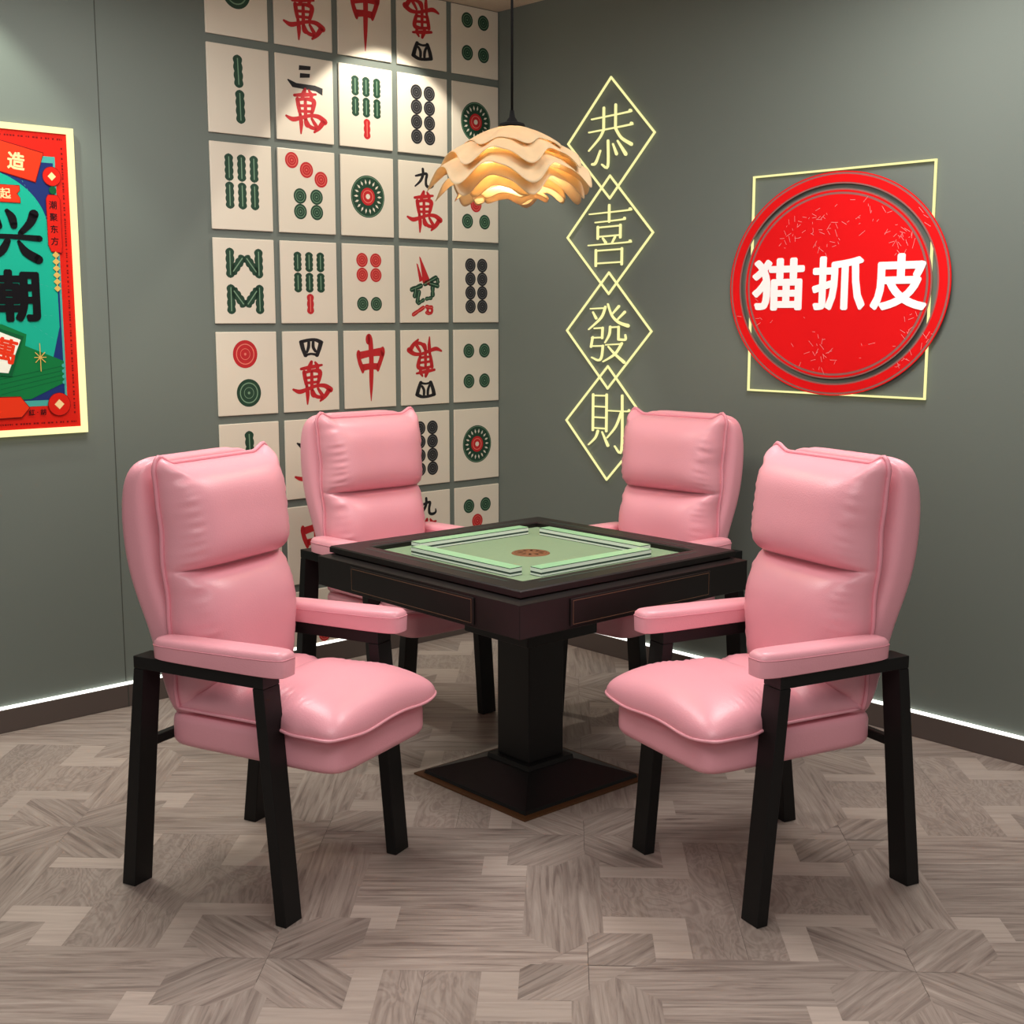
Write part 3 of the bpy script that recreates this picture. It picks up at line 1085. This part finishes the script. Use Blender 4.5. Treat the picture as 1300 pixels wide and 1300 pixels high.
# scuffs
mb = MB()
for (cx, cy, n, sp) in ((-.10, .22, 26, .07), (.12, .25, 14, .06), (.27, .16, 26, .05), (-.02, .16, 14, .06), (.36, -.16, 40, .07), (.30, -.24, 30, .05), (-.2, .18, 14, .05), (0, -.2, 14, .12),
                        (-.05, -.27, 16, .1), (-.36, -.1, 10, .08), (.33, .24, 24, .06)):
    for k in range(n):
        x, y = random.gauss(cx, sp * .6), random.gauss(cy, sp * .5)
        rr = math.hypot(x / AX, y / AZ)
        if rr > .965 or (.79 < rr < .91): continue
        a = random.random() * pi
        ln = .003 + random.random() * .012
        zz = .0150
        mb.line((x - ln * cos(a), y - ln * sin(a)), (x + ln * cos(a), y + ln * sin(a)), .0014, zz, M_badges)
ell(mb, 0, .795, .0128, M_badge, .002)
o = mb.build('disc', root)
o['label'] = 'solid red scuffed centre disc'

# ================================================================== CHAIRS
def build_chair():
    root = empty('armchair')
    for s in (-1, 1):
        # legs: flat bars .033 x .065, splayed front and back
        ya, yb = s * .215, s * .280
        y0, y1 = min(ya, yb), max(ya, yb)
        for nm, xb, xt in (('front', .238, .188), ('rear', -.276, -.200)):
            mb = MB()
            bw = .033
            zt = .603 if nm == 'front' else .603
            vs = []
            for z, x in ((0, xb), (zt, xt + (xb - xt) * 0)):
                for (dx, dy) in ((0, y0), (bw + (.012 if nm == 'rear' and z == 0 else 0), y0), (bw + (.012 if nm == 'rear' and z == 0 else 0), y1), (0, y1)):
                    vs.append((x + dx, dy, z))
            mb.add(vs, [(3, 2, 1, 0), (4, 5, 6, 7), (0, 1, 5, 4), (1, 2, 6, 5), (2, 3, 7, 6), (3, 0, 4, 7)], M_frame)
            l = mb.build('leg', root)
            bv = l.modifiers.new('b', 'BEVEL')
            bv.width = .002
            bv.segments = 2
        mb = MB()
        mb.bbox(-.200, .221, y0, y1, .6035, .636, .002, M_frame, seg=2)
        mb.build('arm_rail', root)
        # pad
        mb = MB()
        n = 40
        pts = []
        x0, x1, hw = -.135, .281, .041
        yc = s * .250
        rings = [(.6365, -.004), (.639, 0), (.676, .0015), (.687, -.001), (.694, -.008), (.6965, -.018)]
        outline = []
        for k in range(n):
            t = 2 * pi * k / n
            c, sn = cos(t), sin(t)
            e = .42
            outline.append((math.copysign(abs(c) ** e, c), math.copysign(abs(sn) ** e, sn)))
        vs, fs = [], []
        for (z, dr) in rings:
            for (a, b) in outline:
                vs.append(((x0 + x1) / 2 + a * ((x1 - x0) / 2 + dr), yc + b * (hw + dr), z + (0.004 * a if z > .66 else 0)))
        for i in range(len(rings) - 1):
            for k in range(n):
                fs.append((i * n + k, i * n + (k + 1) % n, (i + 1) * n + (k + 1) % n, (i + 1) * n + k))
        fs.append(list(range(n))[::-1])
        fs.append([(len(rings) - 1) * n + k for k in range(n)])
        mb.add(vs, fs, M_leather)
        pad = mb.build('armrest_pad', root, auto=50)
        mb = MB()
        mb.tube([((x0 + x1) / 2 + a * ((x1 - x0) / 2 + .0015), yc + b * (hw + .0015), .6775 + .004 * a) for a, b in outline], .0013, M_piping, closed=True, seg=6)
        mb.build('seam', pad, smooth=True)
    # rear stretcher under the seat
    mb = MB()
    mb.bbox(-.232, -.208, -.2148, .2148, .372, .398, .004, M_frame, seg=2)
    mb.build('stretcher', root)
    # seat base: a thick upholstered box
    mb = MB()
    n = 64
    vs, fs = [], []
    lv = [(.383, -.030), (.3845, -.016), (.389, -.007), (.397, -.0015), (.407, 0), (.452, 0), (.462, -.002), (.470, -.007), (.4745, -.016), (.476, -.030)]
    for (z, dr) in lv:
        for k in range(n):
            t = 2 * pi * k / n
            c, s_ = cos(t), sin(t)
            vs.append((.113 + math.copysign(abs(c) ** .2, c) * (.277 + dr), math.copysign(abs(s_) ** .2, s_) * (.2137 + dr), z))
    for i in range(len(lv) - 1):
        for k in range(n):
            fs.append((i * n + k, i * n + (k + 1) % n, (i + 1) * n + (k + 1) % n, (i + 1) * n + k))
    fs.append(list(range(n))[::-1])
    fs.append([(len(lv) - 1) * n + k for k in range(n)])
    mb.add(vs, fs, M_leather)
    sb = mb.build('seat_base', root, auto=60)
    # seat cushion
    nu, nv = 72, 64
    xr, xf = -.120, .410

    def halfw(x):
        t = min(1, max(0, (x - .17) / .12))
        t = t * t * (3 - 2 * t)
        return .2135 + .036 * t

    def seat_pt(i, j, top):
        u = i / nu
        v = j / nv * 2 - 1
        sv = math.copysign(abs(v) ** .85, v)
        corner = abs(v) ** 8
        x = xr + (xf + .008 * corner - .006 * (1 - abs(v) ** 2) - xr) * (.5 - .5 * cos(pi * u)) if False else xr + (xf - .016 * abs(v) ** 9 - xr) * (1 - (1 - u) ** 1.25)
        hwd = halfw(x) - .003 - .014 * max(0, (u - .9) / .1) ** 2
        y = hwd * sv
        eu = (1 - abs(2 * u - 1) ** 4.0)
        ev = (1 - abs(v) ** 3.4)
        env = max(0, eu) ** .5 * max(0, ev) ** .55
        zedge = .489 - .004 * u + .004 * sin(v * 6 + 1) * u
        if top:
            h = .098
            d = (x - .075)
            crease = 1 - .34 * math.exp(-(d / .030) ** 2) * (1 - .55 * abs(v))
            front = 1 - .12 * max(0, (x - .25) / .15)
            z = zedge + h * env * crease * front
            # puckers along the sides and near the crease
            side = math.exp(-((abs(v) - .80) / .14) ** 2)
            near = math.exp(-((x - .19) / .07) ** 2) + .5 * math.exp(-((x - .02) / .05) ** 2)
            z += .006 * side * near * sin((x + .35 * abs(y) + .01 * noise.noise(Vector((x * 20, y * 20, 7)))) * 290) * env
            z += .002 * noise.noise(Vector((x * 9, y * 9, 2))) * env
        else:
            z = zedge - .016 * env
        return (x, y, z)
    mb = MB()
    vs, fs = [], []
    ids = {}
    for top in (1, 0):
        for i in range(nu + 1):
            for j in range(nv + 1):
                edge = i in (0, nu) or j in (0, nv)
                if edge and not top:
                    ids[(0, i, j)] = ids[(1, i, j)]
                    continue
                ids[(top, i, j)] = len(vs)
                vs.append(seat_pt(i, j, top))
        for i in range(nu):
            for j in range(nv):
                q = [ids[(top, i, j)], ids[(top, i + 1, j)], ids[(top, i + 1, j + 1)], ids[(top, i, j + 1)]]
                fs.append(q if top else q[::-1])
    mb.add(vs, fs, M_leather)
    sc = mb.build('seat_cushion', root, smooth=True)
    loop = [seat_pt(i, 0, 1) for i in range(nu)] + [seat_pt(nu, j, 1) for j in range(nv)] + [seat_pt(nu - i, nv, 1) for i in range(nu)]
    mb = MB()
    mb.tube(loop[::2], .0042, M_leather, seg=8)
    mb.build('piping', sc, smooth=True)

    # backrest shell
    prof = [  # z, x back, x front, half width
        (.445, -.120, -.085, .10), (.448, -.140, -.070, .165), (.462, -.163, -.060, .196), (.50, -.182, -.066, .207), (.56, -.200, -.078, .210), (.63, -.221, -.094, .211),
        (.70, -.244, -.124, .211), (.76, -.267, -.146, .216), (.82, -.286, -.162, .221), (.88, -.297, -.173, .224), (.94, -.302, -.181, .226), (1.00, -.301, -.187, .227),
        (1.05, -.294, -.190, .226), (1.09, -.282, -.192, .224), (1.115, -.268, -.193, .218), (1.131, -.252, -.196, .205), (1.138, -.238, -.204, .170)]
    mb = MB()
    n = 56
    vs, fs = [], []
    for (z, xb, xfr, hw) in prof:
        cx, rx = (xb + xfr) / 2, (xfr - xb) / 2
        for k in range(n):
            t = 2 * pi * k / n
            c, s = cos(t), sin(t)
            e = .55
            # a shallow hollow behind the cushion edge
            vs.append((cx + rx * math.copysign(abs(c) ** e, c), hw * math.copysign(abs(s) ** .42, s), z - .012 * abs(s) ** 6 * (z > 1.08)))
    for i in range(len(prof) - 1):
        for k in range(n):
            fs.append((i * n + k, i * n + (k + 1) % n, (i + 1) * n + (k + 1) % n, (i + 1) * n + k))
    fs.append(list(range(n))[::-1])
    fs.append([(len(prof) - 1) * n + k for k in range(n)])
    mb.add(vs, fs, M_leather)
    shell = mb.build('backrest', root, smooth=True, subsurf=1)

    # back cushion with two puffs
    nz, ny = 120, 72
    zb, zt_ = .488, 1.126

    def xp(z):
        return -.118 - .036 * ((z - .49) / .65) ** .8 if z > .49 else -.118

    def puff(z):
        zs = .848
        if z >= zs:
            t = (z - zs) / (zt_ - zs)
            b = .108 * max(0, 1 - abs(2 * t - 1) ** 3.4) ** .5
            b += .034 * (1 - t) ** 1.2 * min(1, 1)
            if t > .85: b *= 1
        else:
            t = (z - zb) / (zs - zb)
            b = .122 * max(0, 1 - abs(2 * t - 1) ** 3.0) ** .5
            b += .034 * t ** 1.5
        return b

    def back_pt(i, j, frontside):
        w = i / nz
        # finer rows around the crease
        z = zb + (zt_ - zb) * w
        v = j / ny * 2 - 1
        sv = math.copysign(abs(v) ** .8, v)
        ear = max(0, (abs(v) - .66) / .34)
        ear = ear * ear * (3 - 2 * ear)
        earz = max(0, (w - .86) / .14) ** 1.5
        ztop = (.020 * ear - .012 * max(0, (abs(v) - .9) / .1) ** 2) * earz - .004 * (1 - ear) * earz
        hwd = .208 + .010 * min(1, max(0, (z - .62) / .3)) + .011 * min(1, earz * 1.6) - .010 * max(0, (w - .965) / .035) ** 2 + .003 * sin(z * 38)
        ev = max(0, 1 - abs(v) ** 3.8) ** .5
        y = hwd * sv
        if frontside:
            b = puff(z)
            x = xp(z) + b * ev
            side = math.exp(-((abs(v) - .86) / .11) ** 2)
            x += .0075 * side * noise.noise(Vector((v * 1.6, z * 58 + 3.2 * abs(v), 1 + (v > 0)))) * min(1, b / .06)
            x += .002 * noise.noise(Vector((y * 8, z * 8, 5))) * ev
            zz = z + ztop
            # the top of the upper puff stays below the piping in the middle
        else:
            x = xp(z) - .022 * ev * (max(0, 1 - abs(2 * w - 1) ** 6) ** .5)
            zz = z + ztop
        return (x, y, zz)
    mb = MB()
    vs, fs, ids = [], [], {}
    for fr in (1, 0):
        for i in range(nz + 1):
            for j in range(ny + 1):
                edge = i in (0, nz) or j in (0, ny)
                if edge and not fr:
                    ids[(0, i, j)] = ids[(1, i, j)]
                    continue
                ids[(fr, i, j)] = len(vs)
                p_ = back_pt(i, j, fr)
                if edge:
                    p_ = (xp(zb + (zt_ - zb) * i / nz), p_[1], p_[2])
                vs.append(p_)
        for i in range(nz):
            for j in range(ny):
                q = [ids[(fr, i, j)], ids[(fr, i, j + 1)], ids[(fr, i + 1, j + 1)], ids[(fr, i + 1, j)]]
                fs.append(q if fr else q[::-1])
    mb.add(vs, fs, M_leather)
    bc = mb.build('back_cushion', root, smooth=True)

    def ed(i, j):
        q = back_pt(i, j, 1)
        return (xp(zb + (zt_ - zb) * i / nz), q[1] * 1.008, q[2] + (.002 if i == nz else 0))
    loop = [ed(i, 0) for i in range(0, nz, 2)] + [ed(nz, j) for j in range(0, ny, 2)] + [ed(nz - i, ny) for i in range(0, nz, 2)] + [ed(0, ny - j) for j in range(0, ny, 2)]
    mb = MB()
    mb.tube(loop, .0062, M_piping, closed=True, seg=8)
    mb.build('piping', bc, smooth=True)
    return root


def copy_tree(o, parent=None):
    c = o.copy()
    COL.objects.link(c)
    c.parent = parent
    for ch in list(o.children):
        copy_tree(ch, c)
    return c


chair = build_chair()
SPOTS = [(-.6658, 3.3457, -28.15, 'pink leather armchair in front on the left, nearest the camera and left of the table'),
         (.7130, 3.345, -151.85, 'pink leather armchair in front on the right, its seat turned towards the left'),
         (-.4504, 4.748, -48.1, 'pink armchair behind the table on the left, before the mahjong panels'),
         (.5182, 4.736, -134.9, 'pink armchair behind the table on the right, before the neon diamonds')]
for k, (x, y, a, lab) in enumerate(SPOTS):
    o = chair if k == 0 else copy_tree(chair)
    o.location = (x, y, .0009)
    o.rotation_euler = (0, 0, R(a))
    tag(o, lab, 'chair', 'pink armchairs around the table')

# ================================================================== MAHJONG TABLE
TC = Vector((.06, 4.03, .0009))
TYAW = R(41.7)
root = empty('mahjong_table', TC, TYAW)
tag(root, 'square black-brown mahjong table with a green felt top on a single pedestal', 'table')
mb = MB()
mb.frustum(.272, .272, 0, .006, M_bronze)
mb.build('base_plate', root)
mb = MB()
mb.frustum(.248, .245, .0061, .016, M_column)
mb.frustum(.245, .105, .0161, .066, M_column)
mb.frustum(.100, .098, .0661, .082, M_column)
mb.build('pedestal_base', root)
mb = MB()
mb.bbox(-.076, .076, -.076, .076, .0822, .489, .003, M_column, seg=2)
mb.build('column', root)
mb = MB()
mb.bbox(-.152, .152, -.152, .152, .4892, .6368, .003, M_column, seg=2)
mb.build('mounting_box', root)
mb = MB()
mb.bbox(-.487, .487, -.487, .487, .637, .732, .002, M_wood, seg=2)
mb.frustum(.487, .455, .7321, .7405, M_wood)
mb.frustum(.448, .448, .7405, .7445, M_column)
ap = mb.build('apron', root)
# drawer fronts on the four sides
for k in range(4):
    mx = Matrix.Rotation(k * pi / 2, 4, 'Z')
    mb = MB()
    mb.bbox(-.30, .30, -.4925, -.486, .646, .724, .002, M_wood, mx, seg=2)
    d = mb.build('drawer_front', root)
    mb = MB()
    for (x0, x1, z0, z1) in ((-.292, .292, .7175, .7190), (-.292, .292, .6505, .6518), (-.292, -.2907, .6518, .7175), (.2907, .292, .6518, .7175)):
        mb.box(x0, x1, -.4933, -.4924, z0, z1, M_gilt, mx)
    mb.build('gilt_outline', d)
# rim
mb = MB()
oh, ih = .460, .366
for k in range(4):
    mx = Matrix.Rotation(k * pi / 2, 4, 'Z')
    z0, z1 = .7447, .765
    pts = [(-oh, -oh), (oh, -oh), (ih, -ih), (-ih, -ih)]
    bvl = .004
    vs = [(-oh, -oh, z0), (oh, -oh, z0), (ih, -ih, z0), (-ih, -ih, z0),
          (-oh, -oh, z1 - bvl), (oh, -oh, z1 - bvl), (-oh + bvl, -oh + bvl, z1), (oh - bvl, -oh + bvl, z1), (ih + bvl, -ih - bvl, z1), (-ih - bvl, -ih - bvl, z1), (ih, -ih, z1 - bvl), (-ih, -ih, z1 - bvl)]
    fs = [(3, 2, 1, 0), (0, 1, 5, 4), (4, 5, 7, 6), (6, 7, 8, 9), (9, 8, 10, 11), (11, 10, 2, 3)]
    mb.add(vs, fs, M_wood, mx)
rim = mb.build('rim', root)
for k in range(4):
    mx = Matrix.Rotation(k * pi / 2, 4, 'Z')
    mb = MB()
    mb.box(-.34, .34, -.404, -.398, .7649, .7655, M_tband, mx)
    mb.build('inlay_strip', rim)
mb = MB()
mb.box(-.365, .365, -.365, .365, .7445, .7475, M_felt)
mb.build('felt', root)
# central medallion: dice window cover
mb = MB()
mb.lathe([(0, .7505), (.058, .7505), (.060, .7498), (.062, .7476)], M_coin, 48)
med = mb.build('medallion', root, auto=30)
mb = MB()
mb.ring(0, 0, .050, .0525, .7506, M_coin2, n=48)
mb.ring(0, 0, .018, .020, .7506, M_coin2, n=32)
for k in range(10):
    t = 2 * pi * k / 10
    pts = [(.022 * cos(t), .022 * sin(t)), (.034 * cos(t + .35), .034 * sin(t + .35)), (.047 * cos(t + .05), .047 * sin(t + .05)), (.040 * cos(t + .30), .040 * sin(t + .30))]
    mb.poly(pts, .7507, M_coin2)
mb.build('carving', med)

# ================================================================== MAHJONG TILES ON THE TABLE
TW, TL_, TH = .0279, .046, .0126


def tile_proto(upper):
    mb = MB()
    a, b = (TW - .00005) / 2, TL_ / 2
    if upper:
        mb.box(-a, a, -b, b, 0, .0098, M_ivory)
        mb.box(-a, a, -b, b, .0098, .0118, M_tband)
        mb.box(-a, a, -b, b, .0118, TH, M_mint)
    else:
        mb.box(-a, a, -b, b, 0, .0014, M_tband)  # shadow line at the tile's foot, painted as a dark band
        mb.box(-a, a, -b, b, .0014, .0066, M_ivory)
        mb.box(-a, a, -b, b, .0066, TH - .0001, M_tband)  # green back of the lower tile, coloured dark as in shadow
    return mb.build('mahjong_tile')


up = tile_proto(True)
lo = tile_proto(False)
WALLS = [('front left', -.276, 0, pi / 2), ('front right', .004, -.276, 0), ('back right', .278, -.004, pi / 2), ('back left', 0, .294, 0)]
used = set()
TM = Matrix.Translation(TC) @ Matrix.Rotation(TYAW, 4, 'Z')
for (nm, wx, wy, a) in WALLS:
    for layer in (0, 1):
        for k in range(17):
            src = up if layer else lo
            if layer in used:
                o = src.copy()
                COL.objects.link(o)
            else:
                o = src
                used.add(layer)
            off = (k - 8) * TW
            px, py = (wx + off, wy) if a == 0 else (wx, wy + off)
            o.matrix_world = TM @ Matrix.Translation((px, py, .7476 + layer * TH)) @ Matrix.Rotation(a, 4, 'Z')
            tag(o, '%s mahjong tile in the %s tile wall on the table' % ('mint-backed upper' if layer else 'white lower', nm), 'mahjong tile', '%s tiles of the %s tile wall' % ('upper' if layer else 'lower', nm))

# ================================================================== PENDANT LAMP
PC = Vector((0, 4.1, 0))
root = empty('pendant_lamp', (PC.x, PC.y, 1.86))
tag(root, 'cream wavy layered pendant lamp hanging on a black cord above the table', 'pendant lamp')
Z = -1.86
mb = MB()
mb.tube([(0, 0, 2.12 + Z), (0, 0, 2.5 + Z), (0, 0, CEIL - .03 + Z)], .0040, M_cord, seg=8)
mb.build('cord', root, smooth=True)
mb = MB()
mb.lathe([(0, CEIL - .001 + Z), (.05, CEIL - .001 + Z), (.05, CEIL - .02 + Z), (.012, CEIL - .035 + Z), (0, CEIL - .035 + Z)], M_cord, 28)
mb.build('ceiling_rose', root, auto=40)
mb = MB()
mb.lathe([(0, 2.128 + Z), (.006, 2.128 + Z), (.009, 2.108 + Z), (.015, 2.100 + Z), (.018, 2.094 + Z), (.038, 2.088 + Z), (.041, 2.081 + Z), (0, 2.0805 + Z)], M_cord, 28)
mb.build('cap', root, auto=40)


def tier(name, r0, r1, z0, drop, amp, nw, ph):
    """one ruffled leaf ring of the shade: a dome that turns down to a wavy hem"""
    nr, nt = 18, 200
    mb = MB()
    vs, fs = [], []
    for i in range(nr + 1):
        u = i / nr
        for k in range(nt):
            t = 2 * pi * k / nt
            wv = sin(nw * t + ph)
            w2 = wv + .22 * sin(2 * nw * t + 2 * ph + .9)
            r = r0 + (r1 - r0) * u ** .9
            z = z0 - drop * u ** 1.4 + amp * w2 * u ** 1.5
            rr = r * (1 - .07 * wv * u ** 2)
            vs.append((rr * cos(t), rr * sin(t), z + Z))
    for i in range(nr):
        for k in range(nt):
            fs.append((i * nt + k, i * nt + (k + 1) % nt, (i + 1) * nt + (k + 1) % nt, (i + 1) * nt + k))
    mb.add(vs, fs, M_shade)
    o = mb.build(name, root, smooth=True)
    sm = o.modifiers.new('th', 'SOLIDIFY')
    sm.thickness = .0014
    return o


tier('shade_layer', .02, .152, 2.080, .058, .010, 7, 1.25)
tier('shade_layer', .05, .214, 2.052, .078, .024, 7, 1.50)
tier('shade_layer', .09, .248, 2.006, .084, .031, 7, 1.65)
tier('shade_layer', .10, .224, 1.962, .074, .029, 7, 1.50)
tier('shade_layer', .07, .168, 1.932, .058, .017, 7, 1.75)
tier('shade_layer', .03, .115, 1.900, .036, .007, 7, 1.60)
mb = MB()
mb.lathe([(0, 2.01 + Z), (.010, 2.005 + Z), (.018, 1.995 + Z), (.024, 1.985 + Z), (.018, 1.975 + Z), (.01, 1.97 + Z), (0, 1.969 + Z)], M_bulb, 24)
mb.build('bulb', root, smooth=True)
mb = MB()
mb.tube([(0, 0, 2.006 + Z), (0, 0, 2.071 + Z)], .013, M_cord, seg=16)
mb.build('socket', root, smooth=False)
pl = bpy.data.lights.new('pendant_bulb_light', 'POINT')
pl.energy = 13
pl.color = (1, .80, .48)
pl.shadow_soft_size = .04
po = bpy.data.objects.new('pendant_bulb_light', pl)
COL.objects.link(po)
po.location = (PC.x, PC.y, 1.945)
